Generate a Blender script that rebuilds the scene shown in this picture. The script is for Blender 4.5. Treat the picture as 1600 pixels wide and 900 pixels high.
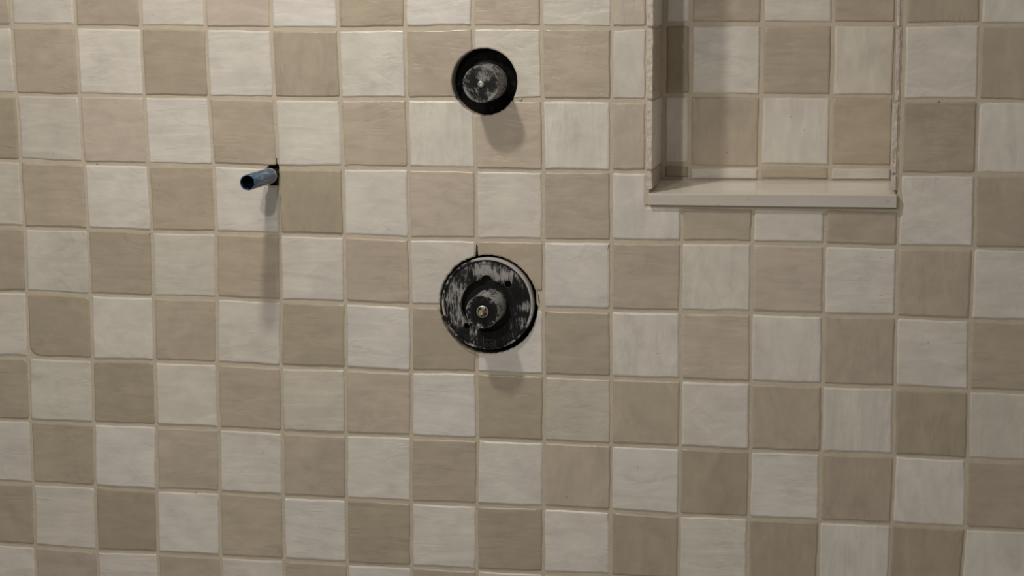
import bpy, bmesh, math, random
from mathutils import Matrix, Vector, noise as mnoise

# ------------------------------------------------------------------ scene reset
for o in list(bpy.data.objects):
    bpy.data.objects.remove(o, do_unlink=True)
scene = bpy.context.scene
COL = scene.collection

# ------------------------------------------------------------------ camera
# world: X right along the tiled wall, Y into the wall (tile faces at Y = 0), Z up, metres
cam_d = bpy.data.cameras.new('camera')
cam = bpy.data.objects.new('camera', cam_d)
COL.objects.link(cam)
cam_d.sensor_width = 36.0
cam_d.sensor_fit = 'HORIZONTAL'
cam_d.lens = 36.0 * 2960.0 / 1600.0
cam_d.clip_start = 0.05
ax = Vector((0.98238321, 0.18683313, -0.00407495))
ay = Vector((-0.02530216, 0.15458214, 0.98765589))
az = Vector((0.18515675, -0.97015347, 0.15658618))
m = Matrix.Identity(4)
for r in range(3):
    m[r][0], m[r][1], m[r][2] = ax[r], ay[r], az[r]
m.translation = Vector((0.58107447, -2.75502384, 0.47273941))
cam.matrix_world = m
scene.camera = cam

# ------------------------------------------------------------------ world, lights, exposure
world = bpy.data.worlds.new('world')
scene.world = world
world.use_nodes = True
bg = world.node_tree.nodes['Background']
bg.inputs['Color'].default_value = (1.0, 0.93, 0.83, 1)
bg.inputs['Strength'].default_value = 0.23


def disk_lamp(name, loc, power, size, col, target=None, spread=math.pi):
    d = bpy.data.lights.new(name, 'AREA')
    d.shape = 'DISK'
    d.size = size
    d.energy = power
    d.color = col
    d.spread = spread
    o = bpy.data.objects.new(name, d)
    COL.objects.link(o)
    o.location = loc
    if target is not None:
        o.rotation_euler = (Vector(target) - Vector(loc)).to_track_quat('-Z', 'Y').to_euler()
    return o


# recessed shower downlight close to the wall, and a second lamp further out in the room
disk_lamp('shower_downlight', (-0.26, -0.65, 1.17), 8.2, 0.085, (1.0, 0.93, 0.835))
disk_lamp('room_lamp', (-0.18, -1.65, 0.84), 7.0, 0.07, (1.0, 0.93, 0.84), target=(-1.0, 0.0, -0.1))

vs = scene.view_settings
vs.view_transform = 'Standard'
vs.look = 'None'
vs.gamma = 1.0
vs.exposure = 0.0
vs.use_curve_mapping = False


# ------------------------------------------------------------------ helpers
def tag(o, label=None, cat=None, kind=None, group=None):
    if label: o['label'] = label
    if cat: o['category'] = cat
    if kind: o['kind'] = kind
    if group: o['group'] = group
    return o


def link(name, bm, mats, parent=None, loc=(0, 0, 0), smooth=False):
    me = bpy.data.meshes.new(name)
    if smooth:
        for f in bm.faces: f.smooth = True
    bm.to_mesh(me)
    bm.free()
    for mt in (mats if isinstance(mats, (list, tuple)) else [mats]):
        me.materials.append(mt)
    o = bpy.data.objects.new(name, me)
    COL.objects.link(o)
    o.location = loc
    if parent is not None:
        o.parent = parent
    return o


class NT:
    """small node-tree writer"""
    def __init__(self, name):
        self.mat = bpy.data.materials.new(name)
        self.mat.use_nodes = True
        self.t = self.mat.node_tree
        self.b = self.t.nodes['Principled BSDF']

    def n(self, typ, **kw):
        nd = self.t.nodes.new(typ)
        for k, v in kw.items(): setattr(nd, k, v)
        return nd

    def put(self, sock, v):
        if isinstance(v, bpy.types.NodeSocket):
            self.t.links.new(v, sock)
        else:
            sock.default_value = v

    def math(self, op, a, b=0.0, c=None, clamp=False):
        nd = self.n('ShaderNodeMath', operation=op, use_clamp=clamp)
        self.put(nd.inputs[0], a); self.put(nd.inputs[1], b)
        if c is not None: self.put(nd.inputs[2], c)
        return nd.outputs[0]

    def vmath(self, op, a, b):
        nd = self.n('ShaderNodeVectorMath', operation=op)
        self.put(nd.inputs[0], a); self.put(nd.inputs[1], b)
        return nd.outputs[0]

    def noise(self, vec, scale, detail=3.0, rough=0.55, dist=0.0):
        nd = self.n('ShaderNodeTexNoise')
        self.put(nd.inputs['Vector'], vec)
        nd.inputs['Scale'].default_value = scale
        nd.inputs['Detail'].default_value = detail
        nd.inputs['Roughness'].default_value = rough
        nd.inputs['Distortion'].default_value = dist
        return nd.outputs[0]

    def mix(self, fac, a, b):
        nd = self.n('ShaderNodeMix', data_type='RGBA')
        self.put(nd.inputs[0], fac); self.put(nd.inputs[6], a); self.put(nd.inputs[7], b)
        return nd.outputs[2]

    def ramp(self, v, lo, hi):
        nd = self.n('ShaderNodeMapRange', clamp=True)
        self.put(nd.inputs[0], v)
        nd.inputs[1].default_value = lo; nd.inputs[2].default_value = hi
        return nd.outputs[0]

    def bump(self, h, strength, dist, prev=None):
        nd = self.n('ShaderNodeBump')
        nd.inputs['Strength'].default_value = strength
        nd.inputs['Distance'].default_value = dist
        self.put(nd.inputs['Height'], h)
        if prev is not None: self.put(nd.inputs['Normal'], prev)
        return nd.outputs[0]

    def coord(self, which='Object'):
        return self.n('ShaderNodeTexCoord').outputs[which]


# ------------------------------------------------------------------ materials
def tile_material():
    w = NT('hand_glazed_tile')
    col = w.n('ShaderNodeAttribute', attribute_type='OBJECT', attribute_name='glaze').outputs['Color']
    st = w.n('ShaderNodeAttribute', attribute_type='OBJECT', attribute_name='brush').outputs['Vector']
    rnd = w.n('ShaderNodeObjectInfo').outputs['Random']
    oc = w.coord()
    off = w.n('ShaderNodeCombineXYZ')
    for k, s in enumerate((91.0, 37.0, 57.0)):
        w.put(off.inputs[k], w.math('MULTIPLY', rnd, s))
    v = w.vmath('ADD', w.vmath('MULTIPLY', oc, st), off.outputs[0])
    streak = w.noise(v, 1.0, 3.0, 0.5, 0.9)
    v2 = w.vmath('ADD', oc, off.outputs[0])
    cloud = w.noise(v2, 26.0, 3.0, 0.5, 0.4)
    fine = w.noise(v2, 260.0, 3.0, 0.6)
    # sparse brush strokes that fade in and out across the tile
    crisp = w.noise(w.vmath('ADD', w.vmath('MULTIPLY', v, (0.75, 1.0, 0.55)), (3.1, 7.7, 1.9)), 1.0, 3.0, 0.5, 1.4)
    ridge = w.math('SUBTRACT', 1.0, w.math('ABSOLUTE', w.math('MULTIPLY_ADD', crisp, 2.0, -1.0)))
    mask = w.ramp(w.noise(v2, 21.0, 2.0), 0.46, 0.64)
    ridge = w.math('MULTIPLY', w.ramp(ridge, 0.86, 1.0), mask)
    f = w.math('MULTIPLY_ADD', w.math('SUBTRACT', streak, 0.5), 0.34, 1.0)
    f = w.math('ADD', f, w.math('MULTIPLY', w.math('SUBTRACT', cloud, 0.5), 0.26))
    f = w.math('ADD', f, w.math('MULTIPLY', ridge, -0.07))
    f = w.math('ADD', f, w.math('MULTIPLY', w.math('SUBTRACT', fine, 0.5), 0.07))
    # a few pinholes in the glaze
    vor = w.n('ShaderNodeTexVoronoi', feature='F1')
    w.put(vor.inputs['Vector'], v2); vor.inputs['Scale'].default_value = 48.0
    sep = w.n('ShaderNodeSeparateColor'); w.put(sep.inputs[0], vor.outputs['Color'])
    pin = w.math('MULTIPLY', w.math('LESS_THAN', vor.outputs['Distance'], 0.045),
                 w.math('GREATER_THAN', sep.outputs[0], 0.87))
    f = w.math('MULTIPLY', f, w.math('MULTIPLY_ADD', pin, -0.5, 1.0))
    c = w.vmath('MULTIPLY', col, f)
    w.put(w.b.inputs['Base Color'], c)
    rg = w.math('MULTIPLY_ADD', cloud, 0.24, 0.19)
    w.put(w.b.inputs['Roughness'], rg)
    w.b.inputs['Specular IOR Level'].default_value = 0.42
    bp = w.bump(streak, 0.55, 0.0011)
    bp = w.bump(ridge, 0.32, -0.0006, bp)
    bp = w.bump(cloud, 0.6, 0.0022, bp)
    bp = w.bump(fine, 0.25, 0.00025, bp)
    w.put(w.b.inputs['Normal'], bp)
    return w.mat


def grout_material(name, colr):
    w = NT(name)
    oc = w.coord()
    a = w.noise(oc, 30.0, 4.0); b = w.noise(oc, 420.0, 4.0, 0.65)
    f = w.math('ADD', w.math('MULTIPLY_ADD', a, 0.30, 0.73), w.math('MULTIPLY', b, 0.24))
    w.put(w.b.inputs['Base Color'], w.vmath('MULTIPLY', colr, f))
    w.b.inputs['Roughness'].default_value = 0.85
    w.b.inputs['Specular IOR Level'].default_value = 0.25
    bp = w.bump(b, 0.7, 0.0006)
    w.put(w.b.inputs['Normal'], w.bump(w.noise(oc, 110.0, 3.0), 0.6, 0.0012, bp))
    return w.mat


def raw_material():
    w = NT('raw_tile_body')
    oc = w.coord()
    a = w.noise(oc, 120.0, 4.0, 0.6); b = w.noise(oc, 480.0, 3.0, 0.7)
    c = w.mix(w.ramp(a, 0.35, 0.7), (0.50, 0.43, 0.35, 1), (0.74, 0.69, 0.64, 1))
    c = w.mix(w.ramp(b, 0.36, 0.28), c, (0.10, 0.07, 0.05, 1))
    w.put(w.b.inputs['Base Color'], c)
    w.b.inputs['Roughness'].default_value = 0.9
    w.put(w.b.inputs['Normal'], w.bump(b, 0.8, 0.0008))
    return w.mat


def plain(name, c, rough=0.5, metal=0.0, spec=0.5, bump=0.0, bscale=300.0):
    w = NT(name)
    w.b.inputs['Roughness'].default_value = rough
    w.b.inputs['Metallic'].default_value = metal
    w.b.inputs['Specular IOR Level'].default_value = spec
    oc = w.coord()
    nz = w.noise(oc, bscale, 3.0)
    f = w.math('MULTIPLY_ADD', nz, 0.3, 0.85)
    w.put(w.b.inputs['Base Color'], w.vmath('MULTIPLY', c, f))
    if bump:
        w.put(w.b.inputs['Normal'], w.bump(nz, 0.6, bump))
    return w.mat


def smeared_plastic(name, bias, mapping, spots, lightness=0.34, lo=0.56, hi=0.66, ring=None, rot=0.0):
    """black plastic wiped over with dried thinset; spots = (x, z, radius, gain) patches of it"""
    w = NT(name)
    oc = w.coord()
    vr = w.n('ShaderNodeVectorRotate', rotation_type='Y_AXIS')
    w.put(vr.inputs['Vector'], oc); vr.inputs['Angle'].default_value = rot
    v = w.vmath('MULTIPLY', vr.outputs[0], mapping)
    st = w.noise(v, 1.0, 5.0, 0.62, 1.2)
    big = w.noise(oc, 60.0, 3.0, 0.6)
    tot = w.math('ADD', w.math('MULTIPLY', st, 0.62), w.math('MULTIPLY', big, 0.38))
    tot = w.math('ADD', tot, bias)
    for (x, z, rad, gain) in spots:
        d = w.n('ShaderNodeVectorMath', operation='DISTANCE')
        w.put(d.inputs[0], w.vmath('MULTIPLY', oc, (1.0, 0.0, 1.0)))
        d.inputs[1].default_value = (x, 0.0, z)
        k = w.ramp(d.outputs['Value'], rad, rad * 0.35)
        tot = w.math('ADD', tot, w.math('MULTIPLY', k, gain))
    if ring:
        ln = w.n('ShaderNodeVectorMath', operation='LENGTH')
        w.put(ln.inputs[0], w.vmath('MULTIPLY', oc, (1.0, 0.0, 1.0)))
        for (r0, r1, gain) in ring:
            k = w.ramp(ln.outputs['Value'], r0, r1)
            tot = w.math('ADD', tot, w.math('MULTIPLY', k, gain))
    fac = w.ramp(tot, lo, hi)
    fine = w.noise(oc, 700.0, 3.0, 0.6)
    grey = w.mix(fine, (lightness * 0.75, lightness * 0.74, lightness * 0.72, 1),
                 (lightness * 1.25, lightness * 1.23, lightness * 1.18, 1))
    haze = w.mix(w.ramp(tot, lo - 0.14, hi), (0.0060, 0.0063, 0.0070, 1), (0.022, 0.023, 0.025, 1))
    w.put(w.b.inputs['Base Color'], w.mix(w.math('MULTIPLY', fac, 0.9), haze, grey))
    w.put(w.b.inputs['Roughness'], w.math('MULTIPLY_ADD', fac, 0.4, 0.45))
    w.b.inputs['Specular IOR Level'].default_value = 0.2
    w.put(w.b.inputs['Normal'], w.bump(tot, 0.4, 0.0006))
    return w.mat


def pipe_material():
    w = NT('blue_pipe_film')
    oc = w.coord()
    v = w.vmath('MULTIPLY', oc, (420.0, 18.0, 420.0))
    a = w.noise(v, 1.0, 4.0, 0.6, 0.4)
    b = w.noise(oc, 170.0, 4.0, 0.6)
    c = w.mix(w.ramp(b, 0.35, 0.7), (0.014, 0.050, 0.125, 1), (0.045, 0.135, 0.26, 1))
    c = w.mix(w.math('MULTIPLY', w.ramp(a, 0.56, 0.66), 0.75), c, (0.45, 0.50, 0.54, 1))
    c = w.mix(w.math('MULTIPLY', w.ramp(b, 0.60, 0.68), 0.55), c, (0.10, 0.12, 0.12, 1))
    w.put(w.b.inputs['Base Color'], c)
    w.b.inputs['Roughness'].default_value = 0.34
    w.put(w.b.inputs['Normal'], w.bump(a, 0.4, 0.0006))
    return w.mat


def sill_material(name, ca, cb, rough):
    w = NT(name)
    oc = w.coord()
    a = w.noise(w.vmath('MULTIPLY', oc, (7.0, 45.0, 45.0)), 1.0, 4.0, 0.6, 0.5)
    b = w.noise(oc, 60.0, 3.0)
    c = w.mix(w.ramp(a, 0.3, 0.7), ca, cb)
    c = w.mix(w.math('MULTIPLY', w.ramp(b, 0.66, 0.74), 0.35), c, (0.25, 0.22, 0.18, 1))
    w.put(w.b.inputs['Base Color'], c)
    w.b.inputs['Roughness'].default_value = rough
    w.put(w.b.inputs['Normal'], w.bump(b, 0.12, 0.0003))
    return w.mat


M_TILE = tile_material()
M_GROUT = grout_material('beige_grout', (0.55, 0.485, 0.388))
M_RAW = raw_material()
M_SILL_LIT = sill_material('polished_sill_top_lit', (0.84, 0.80, 0.705, 1), (0.91, 0.87, 0.78, 1), 0.14)  # polished cream top, its colour raised to paint in light from above
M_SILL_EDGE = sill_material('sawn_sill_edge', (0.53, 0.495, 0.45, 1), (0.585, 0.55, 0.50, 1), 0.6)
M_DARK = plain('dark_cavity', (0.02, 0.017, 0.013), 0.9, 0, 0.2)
M_BLACK = plain('black_plastic', (0.0095, 0.0097, 0.0105), 0.5, 0, 0.35, 0.0002)
M_BRASS = plain('brass', (0.68, 0.56, 0.36), 0.35, 0.8, 0.5, 0.0003, 500)
M_STEEL = plain('steel_screw', (0.50, 0.50, 0.48), 0.4, 0.8)
M_PIPE = pipe_material()
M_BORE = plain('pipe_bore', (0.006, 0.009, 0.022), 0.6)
M_PLASTER = plain('thinset_residue', (0.50, 0.47, 0.41), 0.9, 0, 0.2, 0.0008, 260)

# ------------------------------------------------------------------ wall grid
PITCH = 0.1035
# joint crossings as laid: offsets (0.1 mm) from the regular grid, [horizontal joint][vertical joint]
VERT = {
    0: {0: (-50, 36), 1: (-39, 25), 2: (-17, 14), 3: (-13, 6), 4: (-11, -6), 5: (-7, -9), 6: (-9, 4), 7: (-21, 19), 8: (-28, 14), 9: (-25, 0), 14: (6, 58)},
    1: {0: (-27, 16), 1: (-16, 14), 2: (2, 6), 3: (1, -1), 4: (6, -16), 5: (13, -16), 6: (1, -11), 8: (-15, -5), 9: (-30, -12), 14: (11, 29)},
    2: {0: (-12, 23), 1: (8, 0), 2: (26, -9), 3: (46, -8), 4: (38, -28), 5: (29, -14), 6: (12, -8), 7: (7, -17), 8: (-3, -18), 9: (-26, -13), 14: (7, 14)},
    3: {0: (7, 7), 1: (34, 2), 2: (52, -12), 3: (56, -13), 4: (47, -15), 5: (29, -21), 6: (8, -37), 7: (9, -30), 8: (-4, -24), 9: (-21, -17), 10: (-19, -9), 11: (-22, 1), 12: (-16, 2), 13: (-11, -11), 14: (15, -4)},
    4: {0: (-3, 20), 1: (33, -3), 2: (36, -3), 3: (41, 1), 4: (42, -11), 5: (30, -8), 6: (25, -25), 7: (12, -26), 8: (-6, -27), 9: (-22, -18), 10: (-23, -9), 11: (-20, 4), 12: (-8, 3), 13: (-6, 4), 14: (5, -8)},
    5: {0: (-20, 5), 1: (23, -1), 2: (21, 8), 3: (15, 6), 4: (17, -9), 5: (16, -5), 6: (17, -14), 7: (1, 5), 8: (0, -3), 9: (-13, -7), 10: (-4, -2), 11: (-9, -2), 12: (0, -4), 13: (-1, 4), 14: (21, -10)},
    6: {0: (-40, 10), 1: (2, 6), 2: (16, 6), 3: (16, 6), 4: (13, -9), 5: (3, -3), 6: (4, 4), 7: (7, 1), 8: (-2, 9), 9: (-9, 2), 10: (-8, 6), 11: (-2, 4), 12: (3, 16), 13: (22, 16), 14: (32, 0)},
    7: {0: (-35, 16), 1: (-19, 12), 2: (-16, 0), 3: (-4, 14), 4: (-1, 1), 5: (-11, -2), 6: (-9, -4), 7: (-10, 8), 8: (-10, 17), 9: (-14, 14), 10: (-7, -5), 11: (-10, 6), 12: (2, 9), 13: (13, 12), 14: (43, 3)},
    8: {0: (-57, 2), 1: (-29, -15), 2: (-31, 3), 3: (-19, 1), 4: (-10, -1), 5: (-10, -2), 6: (-17, 0), 7: (-18, 2), 8: (-12, 13), 9: (-10, 25)},
}


def vert(i, j):
    jj = min(max(j, 0), 8)
    row = VERT[jj]
    if i in row:
        a, b = row[i]
    else:
        lo = max([k for k in row if k < i], default=None)
        hi = min([k for k in row if k > i], default=None)
        if lo is None: a, b = row[hi]
        elif hi is None: a, b = row[lo]
        else:
            t = (i - lo) / (hi - lo)
            a = row[lo][0] * (1 - t) + row[hi][0] * t
            b = row[lo][1] * (1 - t) + row[hi][1] * t
    if j != jj or i < 0 or i > 14:
        r = random.Random(i * 77 + j * 131)
        a = a * 0.8 + r.uniform(-8, 8); b = b * 0.6 + r.uniform(-8, 8)
    return Vector(((i - 7) * PITCH + a * 1e-4, (4 - j) * PITCH + b * 1e-4))


# glaze tone of each tile as seen (5 = usual, lower = darker); rows from the top, columns -1 .. 14
TONES = {
    0: '5445764654644435', 1: '4563535545444454', 2: '2376565666664436',
    3: '3564636755554554'[:16], 4: '3343546455557555', 5: '4355446364676555',
    6: '3425536426555533', 7: '4466556566636464', 8: '3426563646453636', 9: '5555555555555555',
}
TONES[2] = '23765666666644' + '36'
TONES[3] = '3564636755' + '555454'
TONES[6] = '342553664' + '2555533'
VERTICAL = {(1, 4), (1, 9), (2, 6), (2, 8), (2, 9), (0, 9), (3, 4), (4, 10), (5, 11), (5, 12), (6, 9),
            (6, 11), (6, 12), (6, 13), (7, 8), (8, 12), (8, 13), (7, 12), (0, 13), (4, 13)}


def glaze(white, tone, rnd):
    t = (tone - 5) + rnd.uniform(-0.4, 0.4)
    if white:
        k = 1.0 + 0.045 * t
        c = Vector((0.655, 0.622, 0.565))
        c.z *= 1.0 + 0.018 * t
        c.y *= 1.0 + 0.003 * t
    else:
        k = 1.0 + (0.085 if t > 0 else 0.055) * t
        c = Vector((0.470, 0.406, 0.326))
        c.z *= 1.0 + 0.02 * t
    c *= k
    c.x *= 1 + rnd.uniform(-0.008, 0.008)
    c.z *= 1 + rnd.uniform(-0.02, 0.02)
    return c


# ------------------------------------------------------------------ tile shapes
def rounded_outline(corners, rnd, n=9, amp=0.00045, radii=None, gap=None):
    """corners bl, br, tr, tl -> hand-cut outline, counter-clockwise"""
    pts = []
    cen = sum(corners, Vector((0, 0))) / 4
    for k in range(4):
        a, b = corners[k], corners[(k + 1) % 4]
        ra = radii[k] if radii else 0.002
        rb = radii[(k + 1) % 4] if radii else 0.002
        d = b - a; ln = d.length
        if ln < 1e-6: continue
        d /= ln
        nrm = Vector((d.y, -d.x))
        p1, p2, p3 = (rnd.uniform(0, 6.28) for _ in range(3))
        am = min(amp, ln * 0.02)
        c0 = rnd.uniform(-0.6, 0.6)
        # rounded corner
        prev = corners[(k - 1) % 4]
        din = (a - prev).normalized()
        q0 = a - din * ra; q1 = a + d * ra
        for s in ((0.3, 0.7) if ra < 0.006 else (0.15, 0.3, 0.45, 0.6, 0.75, 0.9)):
            pts.append(q0 * (1 - s) ** 2 + a * 2 * s * (1 - s) + q1 * s * s)
        for i in range(n + 1):
            s = i / n
            q = a + d * (ra + (ln - ra - rb) * s)
            w = am * (math.sin(s * 5.1 + p1) + 0.7 * math.sin(s * 11.3 + p2) + 0.35 * math.sin(s * 23 + p3)
                      + c0 * math.sin(math.pi * s)) * 0.8
            pts.append(q + nrm * (w + rnd.uniform(-1, 1) * am * 0.3))
    return pts


def clip_disc(pts, cen, R, rnd, rough=0.0):
    """cut a disc bite out of an outline (the disc meets it in one run)"""
    ins = [(p - cen).length < R for p in pts]
    if not any(ins): return pts
    n = len(pts)
    k0 = next(i for i in range(n) if not ins[i] and ins[(i + 1) % n])
    k1 = next(i for i in range(n) if ins[i] and not ins[(i + 1) % n])

    def cross(p, q):
        for _ in range(30):
            mmid = (p + q) / 2
            if ((mmid - cen).length < R) == ((p - cen).length < R): p = mmid
            else: q = mmid
        return p
    e = cross(pts[k0], pts[(k0 + 1) % n]); x = cross(pts[k1], pts[(k1 + 1) % n])
    a0 = math.atan2(e.y - cen.y, e.x - cen.x); a1 = math.atan2(x.y - cen.y, x.x - cen.x)
    while a1 >= a0: a1 -= 2 * math.pi
    out = []
    i = (k1 + 1) % n
    while True:
        out.append(pts[i])
        if i == k0: break
        i = (i + 1) % n
    cnt = max(4, int((a0 - a1) * R / 0.0025))
    for s in range(cnt + 1):
        a = a0 + (a1 - a0) * s / cnt
        rr = R + (rnd.uniform(-1, 1) * rough if 0 < s < cnt else 0)
        out.append(cen + Vector((math.cos(a), math.sin(a))) * rr)
    return out


def clip_corner(pts, x, z, sx, sz, rnd, rough=0.0003):
    """remove the corner quadrant sx*(px-x)>0 and sz*(pz-z)>0"""
    ins = [sx * (p.x - x) > 0 and sz * (p.y - z) > 0 for p in pts]
    if not any(ins): return pts
    n = len(pts)
    k0 = next(i for i in range(n) if not ins[i] and ins[(i + 1) % n])
    k1 = next(i for i in range(n) if ins[i] and not ins[(i + 1) % n])
    out = []
    i = (k1 + 1) % n
    while True:
        out.append(pts[i])
        if i == k0: break
        i = (i + 1) % n
    a, b = pts[k0], pts[(k1 + 1) % n]

    def snap(p):
        # the end that meets the vertical or the horizontal cut line
        return Vector((x, p.y)) if abs(p.x - x) < abs(p.y - z) else Vector((p.x, z))
    pa, pb = snap_line(pts[k0], pts[(k0 + 1) % n], x, z), snap_line(pts[(k1 + 1) % n], pts[k1], x, z)
    corner = Vector((x, z))
    for (p, q) in ((pa, corner), (corner, pb)):
        m_ = max(2, int((q - p).length / 0.005))
        for s in range(m_):
            t = s / m_
            j = Vector((rnd.uniform(-1, 1), rnd.uniform(-1, 1))) * (rough if s else 0)
            out.append(p.lerp(q, t) + j)
    out.append(pb)
    return out


def snap_line(p, q, x, z):
    """point where segment p->q crosses either cut line"""
    best = None
    d = q - p
    for val, k in ((x, 0), (z, 1)):
        if abs(d[k]) > 1e-9:
            t = (val - p[k]) / d[k]
            if -0.001 <= t <= 1.001 and (best is None or t > best[0]):
                best = (t, p + d * t)
    return best[1] if best else p


def ring_offset(pts, d):
    n = len(pts)
    out = []
    for i in range(n):
        a, b, c = pts[i - 1], pts[i], pts[(i + 1) % n]
        e1 = (b - a); e2 = (c - b)
        if e1.length < 1e-9: e1 = e2
        if e2.length < 1e-9: e2 = e1
        n1 = Vector((-e1.y, e1.x)).normalized(); n2 = Vector((-e2.y, e2.x)).normalized()
        nn = n1 + n2
        if nn.length < 1e-6: nn = n1
        nn.normalize()
        k = min(1.6, 1.0 / max(0.35, nn.dot(n1)))
        out.append(b + nn * d * k)
    return out


def unfold(new, old):
    """pull together points of an inset ring that crossed over each other"""
    n = len(new)
    for _ in range(40):
        bad = False
        for i in range(n):
            j = (i + 1) % n
            if (new[j] - new[i]).length > 1e-7 and (new[j] - new[i]).dot(old[j] - old[i]) <= 0:
                bad = True
                mid = (new[i] + new[j]) / 2
                pi, pj = new[i].copy(), new[j].copy()
                for k in range(n):
                    if (new[k] - pi).length < 1e-7 or (new[k] - pj).length < 1e-7:
                        new[k] = mid.copy()
        if not bad: break
    return new


def tile_bm(pts, rnd, tilt=(0, 0), lift=0.0, depth=0.0085):
    """outline -> glazed tile: flat face, softly rounded glaze edge, straight body; centred on its middle"""
    cen = sum(pts, Vector((0, 0))) / len(pts)
    loc = []
    for p in pts:
        q = p - cen
        if not loc or (q - loc[-1]).length > 2e-4: loc.append(q)
    if (loc[0] - loc[-1]).length < 2e-4: loc.pop()
    area = sum(loc[i - 1].x * loc[i].y - loc[i].x * loc[i - 1].y for i in range(len(loc)))
    if area < 0: loc.reverse()
    e = rnd.uniform(0.8, 1.25)
    rings = [(0.0026 * e, 0.0), (0.0013 * e, 0.00040), (0.0005, 0.0011), (0.0, 0.0021), (0.0, depth)]
    bm = bmesh.new()
    vr = []
    n = len(loc)
    for (ins, y) in rings:
        ps = unfold(ring_offset(loc, ins), loc) if ins else loc
        row, seen = [], {}
        for p in ps:
            key = (round(p.x * 1e6), round(p.y * 1e6))
            if key not in seen:
                yy = y - lift + (tilt[0] * p.x + tilt[1] * p.y if y < depth else 0)
                seen[key] = bm.verts.new((p.x, yy, p.y))
            row.append(seen[key])
        vr.append(row)

    def uniq(seq):
        out = []
        for v in seq:
            if v not in out: out.append(v)
        return out
    face = bm.faces.new(uniq(vr[0]))
    for a, b in zip(vr, vr[1:]):
        for i in range(n):
            vv = uniq((a[i], b[i], b[(i + 1) % n], a[(i + 1) % n]))
            if len(vv) > 2:
                q = bm.faces.new(vv)
                q.smooth = True
    bm.faces.new(list(reversed(vr[-1])))
    bmesh.ops.recalc_face_normals(bm, faces=bm.faces)
    bmesh.ops.triangulate(bm, faces=[g for g in bm.faces if len(g.verts) > 4])
    return bm, cen


def add_tile(parent, pts, white, tone, rnd, vertical=False, y=0.0, strong=1.0, kind=None, flat=False):
    k = 0.3 if flat else 1.0
    tilt = (rnd.uniform(-0.006, 0.006) * k, rnd.uniform(-0.006, 0.006) * k)
    bm, cen = tile_bm(pts, rnd, tilt, rnd.uniform(-0.0004, 0.0004) * k)
    o = link('tile', bm, M_TILE, parent, (cen.x, y, cen.y))
    me = o.data
    nn = Vector((tilt[0], -1.0, tilt[1])).normalized()
    cn = [c_.vector.copy() for c_ in me.corner_normals]
    for p_ in me.polygons:
        if not p_.use_smooth and p_.normal.y < 0.2 and max(me.vertices[v_].co.y for v_ in p_.vertices) < 0.004:
            for li in p_.loop_indices: cn[li] = nn
        p_.use_smooth = True
    me.normals_split_custom_set([tuple(q_) for q_ in cn])
    c = glaze(white, tone, rnd)
    o['glaze'] = [c.x, c.y, c.z]
    lo, hi = rnd.uniform(9, 17), rnd.uniform(40, 72)
    o['brush'] = [hi * 0.8, 20.0, lo] if vertical else [lo, 20.0, hi]
    return o


# ------------------------------------------------------------------ the setting
UP_HOLE = (Vector((0.0148, 0.3353)), 0.0492)          # upper valve opening
LO_HOLE = (Vector((0.0189, 0.0018)), 0.0752)          # lower valve opening
NL, NR, NB, NTOP = 0.2550, 0.6172, 0.1575, 0.621      # niche opening in the wall
X0, X1, Z0, Z1 = -7 * PITCH - 0.735, 14 * PITCH, -8.3 * PITCH, 7.02 * PITCH
NDEP = 0.120                                          # niche back tile face


def slab_loops():
    loops = [[(X0, Z0), (X1, Z0), (X1, Z1), (X0, Z1)],
             [(NL, NB), (NR, NB), (NR, NTOP), (NL, NTOP)]]

    def polar(cen, R, extra, n=96):
        out = []
        for k in range(n):
            a = 2 * math.pi * k / n
            r = R + mnoise.noise(Vector((cen.x * 50 + math.cos(a) * 4, math.sin(a) * 4, 1.3))) * 0.0012
            for (deg, half, rr) in extra:
                dd = abs((math.degrees(a) - deg + 180) % 360 - 180)
                if dd < half: r = max(r, rr)
            out.append((cen.x + r * math.cos(a), cen.y + r * math.sin(a)))
        return out
    loops.append(polar(UP_HOLE[0], UP_HOLE[1] + 0.0008, [(352, 16, 0.0515)]))
    loops.append(polar(LO_HOLE[0], LO_HOLE[1] + 0.0010, [(8, 6, 0.0785), (101.5, 2.4, 0.094)]))
    # notch where the pipe comes through, with the empty joint above it
    loops.append([(-0.3235, 0.1765), (-0.3062, 0.1762), (-0.3046, 0.2040), (-0.3050, 0.2088), (-0.3074, 0.2100), (-0.3078, 0.2186),
                  (-0.3101, 0.2184), (-0.3104, 0.2096), (-0.3205, 0.2078), (-0.3262, 0.2020), (-0.3250, 0.1800)])
    return loops


def slab_bm():
    bm = bmesh.new()
    ed = []
    for lp in slab_loops():
        vsx = [bm.verts.new((x, 0.0019, z)) for x, z in lp]
        ed += [bm.edges.new((vsx[i - 1], vsx[i])) for i in range(len(vsx))]
    bmesh.ops.triangle_fill(bm, edges=ed, use_beauty=True)
    res = bmesh.ops.extrude_face_region(bm, geom=list(bm.faces))
    for g in res['geom']:
        if isinstance(g, bmesh.types.BMVert): g.co.y = 0.0120
    bmesh.ops.recalc_face_normals(bm, faces=bm.faces)
    return bm


wall = link('wall_back', slab_bm(), M_GROUT)
tag(wall, 'shower wall of square glazed tiles in a cream and taupe checkerboard', 'wall', 'structure')


def box_bm(bm, x0, x1, y0, y1, z0, z1):
    vs_ = [bm.verts.new((x, y, z)) for x in (x0, x1) for y in (y0, y1) for z in (z0, z1)]
    for q in ((0, 1, 3, 2), (4, 6, 7, 5), (0, 4, 5, 1), (2, 3, 7, 6), (0, 2, 6, 4), (1, 5, 7, 3)):
        bm.faces.new([vs_[i] for i in q])
    return vs_


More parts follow.
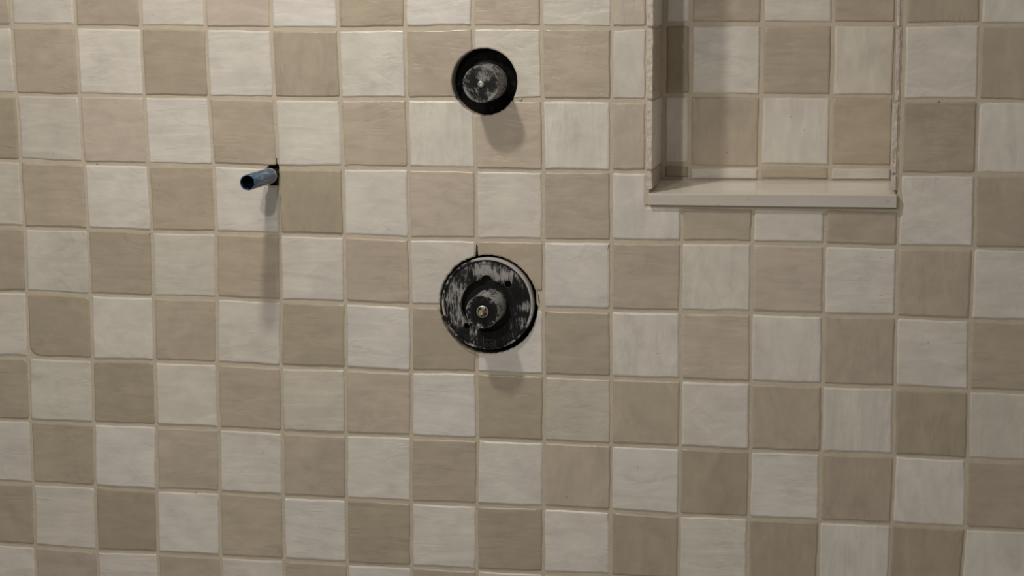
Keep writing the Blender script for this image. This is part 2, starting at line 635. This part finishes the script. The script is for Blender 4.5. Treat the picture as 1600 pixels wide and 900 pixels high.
# dark stud cavity behind the two valve openings and the pipe
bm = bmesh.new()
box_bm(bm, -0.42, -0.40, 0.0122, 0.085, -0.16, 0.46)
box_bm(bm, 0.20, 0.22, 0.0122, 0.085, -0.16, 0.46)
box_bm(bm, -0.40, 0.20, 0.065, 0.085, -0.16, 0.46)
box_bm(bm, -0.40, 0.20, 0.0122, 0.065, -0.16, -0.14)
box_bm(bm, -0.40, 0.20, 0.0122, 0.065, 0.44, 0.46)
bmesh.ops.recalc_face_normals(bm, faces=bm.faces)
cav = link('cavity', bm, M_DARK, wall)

# face tiles
COLS = range(-3, 17)
ROWS = range(-3, 11)
GX, GZ = 0.0022, 0.0028
far = []


def tile_corners(i, j, rnd):
    tl, tr, bl, br = vert(i, j - 1), vert(i + 1, j - 1), vert(i, j), vert(i + 1, j)
    g = lambda s: s * rnd.uniform(0.8, 1.2)
    l, r_, b, t = g(GX), g(GX), g(GZ) * 0.95, g(GZ) * 1.05
    return [bl + Vector((l, b)), br + Vector((-r_, b)), tr + Vector((-r_, -t)), tl + Vector((l, -t))]


for j in ROWS:
    for i in COLS:
        if 10 <= i <= 12 and -2 < j <= 2:
            continue
        rnd = random.Random(i * 101 + j * 1009 + 5)
        c = tile_corners(i, j, rnd)
        radii = [rnd.uniform(0.001, 0.0035) for _ in range(4)]
        if (i, j) == (0, 5): radii = [0.022, 0.003, 0.008, 0.004]
        if (i, j) == (-1, 6): radii[2] = 0.008
        if (i, j) == (1, 6): radii = [0.004, 0.002, 0.006, 0.008]
        cut = 0.2538 + rnd.uniform(-0.0006, 0.0004)
        if i == 9 and -1 <= j <= 2:
            c[1].x = c[2].x = cut
        if i == 13 and -1 <= j <= 2:
            c[0].x = c[3].x = 0.6234 + rnd.uniform(-0.0006, 0.0006)
        if j == -2 and 9 <= i <= 13:
            pass
        if j == 3 and 10 <= i <= 12:
            c[2].y = c[3].y = 0.1528
        pts = rounded_outline(c, rnd, 9, rnd.uniform(0.00030, 0.00055), radii)
        if (i, j) == (9, 3):
            pts = clip_corner(pts, 0.2552, 0.1536, 1, 1, rnd)
        if (i, j) == (13, 3):
            pts = [p + Vector((0.0032 * math.exp(-((p.y - 0.163) / 0.014) ** 2), 0)) if p.x < 0.635 else p for p in pts]
        if (i, j) in ((6, 1), (7, 1), (6, 2), (7, 2)):
            pts = clip_disc(pts, UP_HOLE[0], UP_HOLE[1], rnd, 0.0007 if j == 2 else 0.00025)
        if (i, j) in ((6, 4), (7, 4), (6, 5), (7, 5)):
            pts = clip_disc(pts, LO_HOLE[0], LO_HOLE[1], rnd, 0.0007 if j == 5 or i == 6 else 0.0004)
        if (i, j) == (7, 4):
            pts = clip_corner(pts, 0.0945, 0.0250, 1, -1, rnd, 0.0006)
        if (i, j) == (3, 3):
            pts = clip_corner(pts, -0.3262, 0.1756, 1, 1, rnd, 0.0004)
        tone = 5
        if j in TONES and -1 <= i <= 14: tone = int(TONES[j][i + 1])
        else: tone = rnd.choice((3, 4, 5, 5, 6))
        add_tile(wall, pts, (i + j) % 2 == 0, tone, rnd, (j, i) in VERTICAL or (i > 8 and rnd.random() < 0.35))

# ------------------------------------------------------------------ recessed niche
bm = bmesh.new()
box_bm(bm, NL - 0.010, NL, 0.0121, 0.1325, NB - 0.01, NTOP + 0.01)
box_bm(bm, NR, NR + 0.010, 0.0121, 0.1325, NB - 0.01, NTOP + 0.01)
box_bm(bm, NL, NR, NDEP + 0.0021, 0.1325, NB - 0.01, NTOP + 0.01)
box_bm(bm, NL, NR, 0.0121, NDEP + 0.0021, NB - 0.01, NB)
box_bm(bm, NL, NR, 0.0121, NDEP + 0.0021, NTOP, NTOP + 0.01)
box_bm(bm, NL - 0.0004, 0.2630, 0.0012, NDEP + 0.0021, 0.1795, NTOP)        # grout bed of the side tiles
box_bm(bm, 0.6126, NR + 0.0004, 0.0014, NDEP + 0.0021, 0.1840, NTOP)
box_bm(bm, NL - 0.0004, 0.2604, 0.0004, NDEP + 0.0021, NB, 0.1806)          # grout beside the sill ends
box_bm(bm, 0.6168, NR + 0.0004, 0.0016, NDEP + 0.0021, NB, 0.1840)
bmesh.ops.recalc_face_normals(bm, faces=bm.faces)
niche = link('wall_niche', bm, M_GROUT)
tag(niche, 'recessed shower niche lined with checkerboard tiles above the sill', 'niche', 'structure')

# back tiles: column edges and row edges as laid (rows downwards)
NCOL = [(0.2712, 0.3055), (0.3106, 0.4108), (0.4172, 0.5160), (0.5218, 0.6080)]
NROW = {-1: (0.6150, 0.5265), 0: (0.5200, 0.4212), 1: (0.4142, 0.3140), 2: (0.3080, 0.2072), 3: (0.2024, 0.1863)}
for j, (zt, zb) in NROW.items():
    for k, (xl, xr) in enumerate(NCOL):
        rnd = random.Random(900 + j * 17 + k)
        if k == 1 and j == 2: zb = 0.2045
        elif j == 2: zb = 0.2090
        if k == 1 and j == 3: zt, zb = 0.2010, 0.1850
        elif j == 3: zt, zb = 0.2032, 0.1868
        s = lambda: rnd.uniform(-0.0006, 0.0006)
        c = [Vector((xl + s(), zb + s())), Vector((xr + s(), zb + s())), Vector((xr + s(), zt + s())), Vector((xl + s(), zt + s()))]
        pts = rounded_outline(c, rnd, 8, 0.0003, [rnd.uniform(0.0008, 0.0018) for _ in range(4)])
        white = (k + j) % 2 == 0
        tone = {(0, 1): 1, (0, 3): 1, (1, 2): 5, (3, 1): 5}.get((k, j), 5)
        add_tile(niche, pts, white, tone, rnd, (k, j) in ((0, 1), (3, 1), (1, 2), (2, 2)) or k == 0, NDEP, flat=True)


def jamb_tile(side, zb, zt, xin, thick, white, tone, rnd, front):
    """tile on the niche side wall: glazed face inwards, raw cut edge towards the room"""
    bm = bmesh.new()
    n = max(3, int((zt - zb) / 0.006))
    xo = xin + side * thick
    rows = []
    for k in range(n + 1):
        z = zb + (zt - zb) * k / n
        jit = lambda a: rnd.uniform(-a, a)
        pr = [(xin + jit(0.00025), NDEP + 0.001, z), (xin + jit(0.0003), front + 0.0012 + jit(0.0004), z),
              (xin + side * 0.0009 + jit(0.0004), front + jit(0.0005), z),
              (xo - side * 0.0012 + jit(0.0006), front + jit(0.0006), z),
              (xo, front + 0.002, z), (xo, NDEP + 0.001, z)]
        rows.append([bm.verts.new(p) for p in pr])
    for a, b in zip(rows, rows[1:]):
        for q in range(6):
            f = bm.faces.new((a[q], a[(q + 1) % 6], b[(q + 1) % 6], b[q]))
            f.material_index = 0 if q == 0 else 1
    for r_, inv in ((rows[0], True), (rows[-1], False)):
        f = bm.faces.new(list(reversed(r_)) if inv else r_)
        f.material_index = 1
    cz = (zb + zt) / 2
    for v in bm.verts: v.co -= Vector((xin, 0, cz))
    bmesh.ops.recalc_face_normals(bm, faces=bm.faces)
    o = link('jamb_tile', bm, [M_TILE, M_RAW], niche, (xin, 0, cz))
    c = glaze(white, tone, rnd)
    o['glaze'] = [c.x, c.y, c.z]
    o['brush'] = [20.0, 60.0, 9.0]
    return o


JROW = {-1: (0.6190, 0.5195), 0: (0.5155, 0.4170), 1: (0.4120, 0.3125), 2: (0.3080, 0.2095), 3: (0.2055, 0.1805)}
for j, (zt, zb) in JROW.items():
    rnd = random.Random(50 + j)
    jamb_tile(-1, zb, zt, 0.2648, 0.0092, j % 2 == 0, 5, rnd, -0.0012)
    rnd = random.Random(80 + j)
    xin, th = {-1: (0.6104, 0.005), 0: (0.6104, 0.0048), 1: (0.6100, 0.0062), 2: (0.6078, 0.0078), 3: (0.6085, 0.007)}[j]
    jamb_tile(1, zb + (0.004 if j == 3 else 0), zt, xin, th, j % 2 == 0, 5, rnd, -0.0008)

# sill slab, falling slightly towards the room
bm = bmesh.new()
SV = [(0.2606, -0.0075, 0.1738), (0.6166, -0.0075, 0.1772), (0.6166, 0.1185, 0.1858), (0.2606, 0.1185, 0.1815)]
SB = [(0.2606, -0.0075, 0.1578), (0.6166, -0.0075, 0.1594), (0.6166, 0.1185, 0.1594), (0.2606, 0.1185, 0.1578)]
tv = [bm.verts.new(p) for p in SV]; bv = [bm.verts.new(p) for p in SB]
bm.faces.new(tv); bm.faces.new(list(reversed(bv)))
for k in range(4): bm.faces.new((tv[k], bv[k], bv[(k + 1) % 4], tv[(k + 1) % 4]))
bmesh.ops.recalc_face_normals(bm, faces=bm.faces)
bmesh.ops.bevel(bm, geom=list(bm.edges), offset=0.0007, segments=2, affect='EDGES', profile=0.6)
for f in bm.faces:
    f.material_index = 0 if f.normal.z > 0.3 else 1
sill = link('niche_sill', bm, [M_SILL_LIT, M_SILL_EDGE])
tag(sill, 'cream stone sill slab along the bottom of the recessed niche', 'sill')


# ------------------------------------------------------------------ turned shapes (axis along Y)
def lathe(profile, n=64, cap_start=False, cap_end=False):
    """profile of (radius, y)"""
    bm = bmesh.new()
    rows = []
    for r, y in profile:
        rows.append([bm.verts.new((r * math.cos(2 * math.pi * k / n), y, r * math.sin(2 * math.pi * k / n))) for k in range(n)])
    for a, b in zip(rows, rows[1:]):
        for k in range(n):
            f = bm.faces.new((a[k], a[(k + 1) % n], b[(k + 1) % n], b[k]))
            f.smooth = True
    if cap_start: bm.faces.new(rows[0])
    if cap_end: bm.faces.new(list(reversed(rows[-1])))
    bmesh.ops.recalc_face_normals(bm, faces=bm.faces)
    return bm


def sharp(o, deg=35):
    me = o.data
    try:
        me.set_sharp_from_angle(angle=math.radians(deg))
    except Exception:
        pass
    return o


def empty(name, loc):
    e = bpy.data.objects.new(name, None)
    COL.objects.link(e)
    e.location = loc
    e.empty_display_size = 0.03
    return e


M_BOARD = plain('backer_board', (0.44, 0.38, 0.31), 0.95, 0, 0.2, 0.0008, 200)
for (cen_, rad_, dep_) in ((UP_HOLE[0], UP_HOLE[1] + 0.0012, 0.048), (LO_HOLE[0], LO_HOLE[1] + 0.0016, 0.032)):
    sharp(link('backer_board', lathe([(rad_, 0.0118), (rad_, dep_), (rad_ + 0.006, dep_), (rad_ + 0.006, 0.0118)], 72), M_BOARD, wall, (cen_.x, 0, cen_.y)))

# ---- upper valve: black guard in the opening, capped stub, centre screw
M_STUB = smeared_plastic('smeared_stub', -0.06, (300.0, 60.0, 90.0),
                         [(0.004, 0.014, 0.018, 0.09), (-0.014, -0.016, 0.018, 0.05), (0.014, -0.014, 0.010, 0.07),
                          (-0.010, 0.002, 0.010, -0.10)], 0.26, 0.50, 0.60, ring=[(0.0205, 0.0255, 0.13)], rot=0.6)
M_GUARD = smeared_plastic('guard_plastic', -0.03, (160.0, 60.0, 160.0), [(0.036, 0.012, 0.006, 0.05)], 0.25, 0.60, 0.66)
up = empty('shower_valve', (0.0212, 0.0, 0.3350))
tag(up, 'smaller black shower valve stub in a round cutout, above the large valve', 'shower valve')
g = link('guard_plate', lathe([(0.040, 0.060), (0.0515, 0.050), (0.0515, 0.0300), (0.0495, 0.0270), (0.0420, 0.0250),
                               (0.0400, 0.0215), (0.0320, 0.0190), (0.0305, 0.0060), (0.0260, 0.0045)], 72, True, True), M_GUARD, up,
         (UP_HOLE[0].x - 0.0212 + 0.0020, 0, 0))
s_ = link('stub_cap', lathe([(0.0270, 0.0055), (0.0268, -0.0500), (0.0272, -0.0505), (0.0272, -0.0535), (0.0264, -0.0550),
                             (0.0244, -0.0550), (0.0236, -0.0542), (0.0010, -0.0542)], 64, True, True), M_STUB, up)
sharp(s_)
sc = link('screw', lathe([(0.0050, -0.0540), (0.0050, -0.0560), (0.0040, -0.0573), (0.0022, -0.0577), (0.0020, -0.0560), (0.0005, -0.0560)], 24, True, True), M_STEEL, up)
sharp(sc, 50)
sc['label'] = 'small steel screw'

# ---- lower valve: wide mounting plate with recess and screw holes, hub, brass stem
PC = Vector((0.0186, 0.0040))
lo_v = empty('shower_valve', (PC.x, 0.0, PC.y))
tag(lo_v, 'large round black shower valve smeared with thinset, brass stem at its centre', 'shower valve')
M_PLATE = smeared_plastic('smeared_plate', -0.045, (330.0, 60.0, 42.0),
                          [(-0.048, 0.012, 0.026, 0.12), (-0.040, -0.022, 0.022, 0.11), (-0.005, 0.052, 0.020, 0.15),
                           (0.020, 0.046, 0.018, 0.12), (0.040, 0.044, 0.016, 0.08), (0.062, -0.004, 0.014, 0.10),
                           (0.052, -0.028, 0.012, 0.13), (0.046, 0.012, 0.016, -0.12), (0.010, -0.050, 0.03, -0.05),
                           (-0.020, -0.040, 0.011, 0.13)], 0.36, 0.50, 0.60, ring=[(0.0635, 0.0655, -0.10)])
M_HUB = smeared_plastic('smeared_hub', -0.05, (160.0, 60.0, 160.0),
                        [(-0.022, 0.008, 0.007, 0.12), (-0.004, -0.0225, 0.009, 0.13), (0.018, 0.018, 0.010, 0.06)],
                        0.36, 0.50, 0.60, ring=[(0.0228, 0.0248, 0.12), (0.021, 0.012, -0.14)])

RI = 0.0402
IC = Vector((-0.0014, -0.0030))       # recess centre on the plate


def plate_bm():
    bm = bmesh.new()
    ed = []

    def loop(fn, n):
        vv = [bm.verts.new((p[0], -0.0065, p[1])) for p in (fn(2 * math.pi * k / n) for k in range(n))]
        ed.extend(bm.edges.new((vv[i - 1], vv[i])) for i in range(n))
    loop(lambda a: (0.0662 * math.cos(a), 0.0662 * math.sin(a)), 96)

    def inner(a):
        d = Vector((math.cos(a), math.sin(a)))
        nc = Vector((0.0, 0.0385)); r_ = 0.0085
        t = d.dot(nc); q = nc.length_squared - t * t
        rr = RI
        if t > 0 and q < r_ * r_: rr = max(rr, t + math.sqrt(r_ * r_ - q))
        return (IC.x + d.x * rr, IC.y + d.y * rr)
    loop(inner, 120)
    for (x, z, r_) in ((0.0320, 0.0310, 0.0050), (-0.0312, -0.0345, 0.0046)):
        loop(lambda a: (x + r_ * math.cos(a), z + r_ * math.sin(a)), 28)
    bmesh.ops.triangle_fill(bm, edges=ed, use_beauty=True)
    res = bmesh.ops.extrude_face_region(bm, geom=list(bm.faces))
    for q in res['geom']:
        if isinstance(q, bmesh.types.BMVert): q.co.y = 0.0060
    bmesh.ops.recalc_face_normals(bm, faces=bm.faces)
    return bm


link('mounting_plate', plate_bm(), M_PLATE, lo_v)
M_RIM = smeared_plastic('plate_rim_plastic', -0.02, (60.0, 300.0, 60.0), [(0.040, 0.058, 0.050, 0.30), (0.066, 0.010, 0.045, 0.25), (-0.066, 0.0, 0.04, 0.10), (0.0, 0.07, 0.03, 0.15)], 0.52, 0.50, 0.60)
rim = link('plate_rim', lathe([(0.0655, 0.0140), (0.0692, 0.0140), (0.0700, -0.0060), (0.0692, -0.0082), (0.0672, -0.0082), (0.0660, -0.0060), (0.0655, 0.0140)], 96), M_RIM, lo_v)
sharp(rim, 40)
bd = link('valve_body', lathe([(0.0560, 0.0600), (0.0640, 0.0560), (0.0640, 0.0150), (0.0300, 0.0150)], 64, True, True), M_BLACK, lo_v)
sharp(bd)
hub = link('hub', lathe([(0.0255, 0.0150), (0.0250, -0.0100), (0.0244, -0.0490), (0.0249, -0.0495), (0.0249, -0.0530), (0.0240, -0.0545),
                         (0.0222, -0.0545), (0.0210, -0.0535), (0.0105, -0.0535), (0.0098, -0.0500), (0.0098, -0.0480)], 64, True, True), M_HUB, lo_v, (0.0022, 0, -0.0042))
sharp(hub)
collar = link('stem_collar', lathe([(0.0092, -0.0470), (0.0092, -0.0535), (0.0080, -0.0545), (0.0070, -0.0535), (0.0068, -0.0500)], 32, True, True), M_STEEL, hub)
sharp(collar)
for k in range(4):
    a = math.radians(45 + 90 * k)
    lug = bmesh.new()
    bmesh.ops.create_cube(lug, size=1.0, matrix=Matrix.Translation((0.0055 * math.cos(a), -0.0522, 0.0055 * math.sin(a))) @ Matrix.Rotation(-a, 4, 'Y') @ Matrix.Diagonal((0.0026, 0.005, 0.0022, 1)))
    link('lug', lug, M_BLACK, hub)
stem = link('brass_stem', lathe([(0.0046, -0.0470), (0.0046, -0.0600), (0.0040, -0.0612), (0.0036, -0.0660), (0.0028, -0.0672), (0.0015, -0.0672), (0.0013, -0.0650), (0.0004, -0.0650)], 24, True, True), M_BRASS, hub)
sharp(stem, 50)
stem['label'] = 'short brass stem'


def frame_bm(w, h, t, y0, y1, bottom_open=False):
    bm = bmesh.new()
    box_bm(bm, -w / 2, w / 2, y0, y1, h / 2 - t, h / 2)
    if not bottom_open: box_bm(bm, -w / 2, w / 2, y0, y1, -h / 2, -h / 2 + t)
    box_bm(bm, -w / 2, -w / 2 + t, y0, y1, -h / 2 + t, h / 2 - t)
    box_bm(bm, w / 2 - t, w / 2, y0, y1, -h / 2 + t, h / 2 - t)
    bmesh.ops.recalc_face_normals(bm, faces=bm.faces)
    return bm


M_MARK = plain('moulded_edge', (0.16, 0.16, 0.155), 0.7)
M_MARK2 = plain('moulded_edge_dark', (0.06, 0.062, 0.062), 0.7)
link('moulded_pad', frame_bm(0.0185, 0.0075, 0.0008, -0.0074, -0.0060, True), M_MARK2, lo_v, (-0.0020, 0, 0.0570))
pad = link('moulded_pad', frame_bm(0.0185, 0.0135, 0.0008, -0.0074, -0.0060), M_MARK2, lo_v, (0.0030, 0, -0.0610))
for dx in (-0.0038, 0.0038):
    rg = lathe([(0.0030, -0.0060), (0.0030, -0.0073), (0.0023, -0.0073), (0.0023, -0.0060)], 20)
    link('moulded_ring', rg, M_MARK2, pad, (dx, 0, -0.0012))
# oblong moulded outline at the left of the plate
bm = bmesh.new()
n = 40
rr = []
for k in range(n):
    a = 2 * math.pi * k / n
    for s, y in ((1.0, -0.0060), (1.0, -0.0073), (0.78, -0.0073), (0.78, -0.0060)):
        rr.append(bm.verts.new((0.0042 * s * math.cos(a), y, 0.0125 * (1 - (1 - s) * 0.4) * math.sin(a))))
for k in range(n):
    for q in range(3):
        bm.faces.new((rr[4 * k + q], rr[4 * k + q + 1], rr[4 * ((k + 1) % n) + q + 1], rr[4 * ((k + 1) % n) + q]))
bmesh.ops.recalc_face_normals(bm, faces=bm.faces)
link('moulded_outline', bm, M_MARK, lo_v, (-0.0520, 0, -0.0020))

# ---- blue pipe sticking straight out of the wall
pp = empty('water_pipe', (-0.3129, 0.0, 0.1936))
tag(pp, 'short open-ended blue water pipe sticking out of the tiled wall', 'pipe')
pb = lathe([(0.0098, -0.0225), (0.0112, -0.0230), (0.0115, -0.0260), (0.0116, -0.0400), (0.0115, -0.0700), (0.0117, -0.1000), (0.0115, -0.1240), (0.0111, -0.1250), (0.0104, -0.1250), (0.0101, -0.1240), (0.0100, -0.0800)], 40, True, False)
for v in pb.verts:
    v.co.x += 0.00025 * math.sin(v.co.z * 900 + v.co.y * 70)
    v.co.z += 0.00025 * math.cos(v.co.x * 700 + v.co.y * 90)
po = sharp(link('pipe_wall', pb, M_PIPE, pp))
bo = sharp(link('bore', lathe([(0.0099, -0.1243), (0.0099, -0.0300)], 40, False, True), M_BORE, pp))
cl = sharp(link('thinset_collar', lathe([(0.0090, -0.0212), (0.0112, -0.0210), (0.0119, -0.0222), (0.0119, -0.0240), (0.0115, -0.0250)], 32), M_PLASTER, pp))
cl['label'] = 'pale ring of dried thinset'
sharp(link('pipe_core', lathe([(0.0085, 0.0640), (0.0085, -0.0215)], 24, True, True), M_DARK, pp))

# ---- crumbs of dried grout left on the joints
for (x, z, r_) in ((0.1719, -0.0981, 0.0028), (-0.5975, 0.2065, 0.0022), (0.6706, 0.3117, 0.0022), (0.0689, 0.3103, 0.0030), (-0.4546, -0.3104, 0.0018)):
    rnd = random.Random(int(x * 9999))
    bm = bmesh.new()
    bmesh.ops.create_icosphere(bm, subdivisions=1, radius=r_)
    for v in bm.verts:
        v.co *= rnd.uniform(0.7, 1.2)
        v.co.y *= 0.6
    link('grout_crumb', bm, M_PLASTER, wall, (x, 0.0012, z), smooth=True)
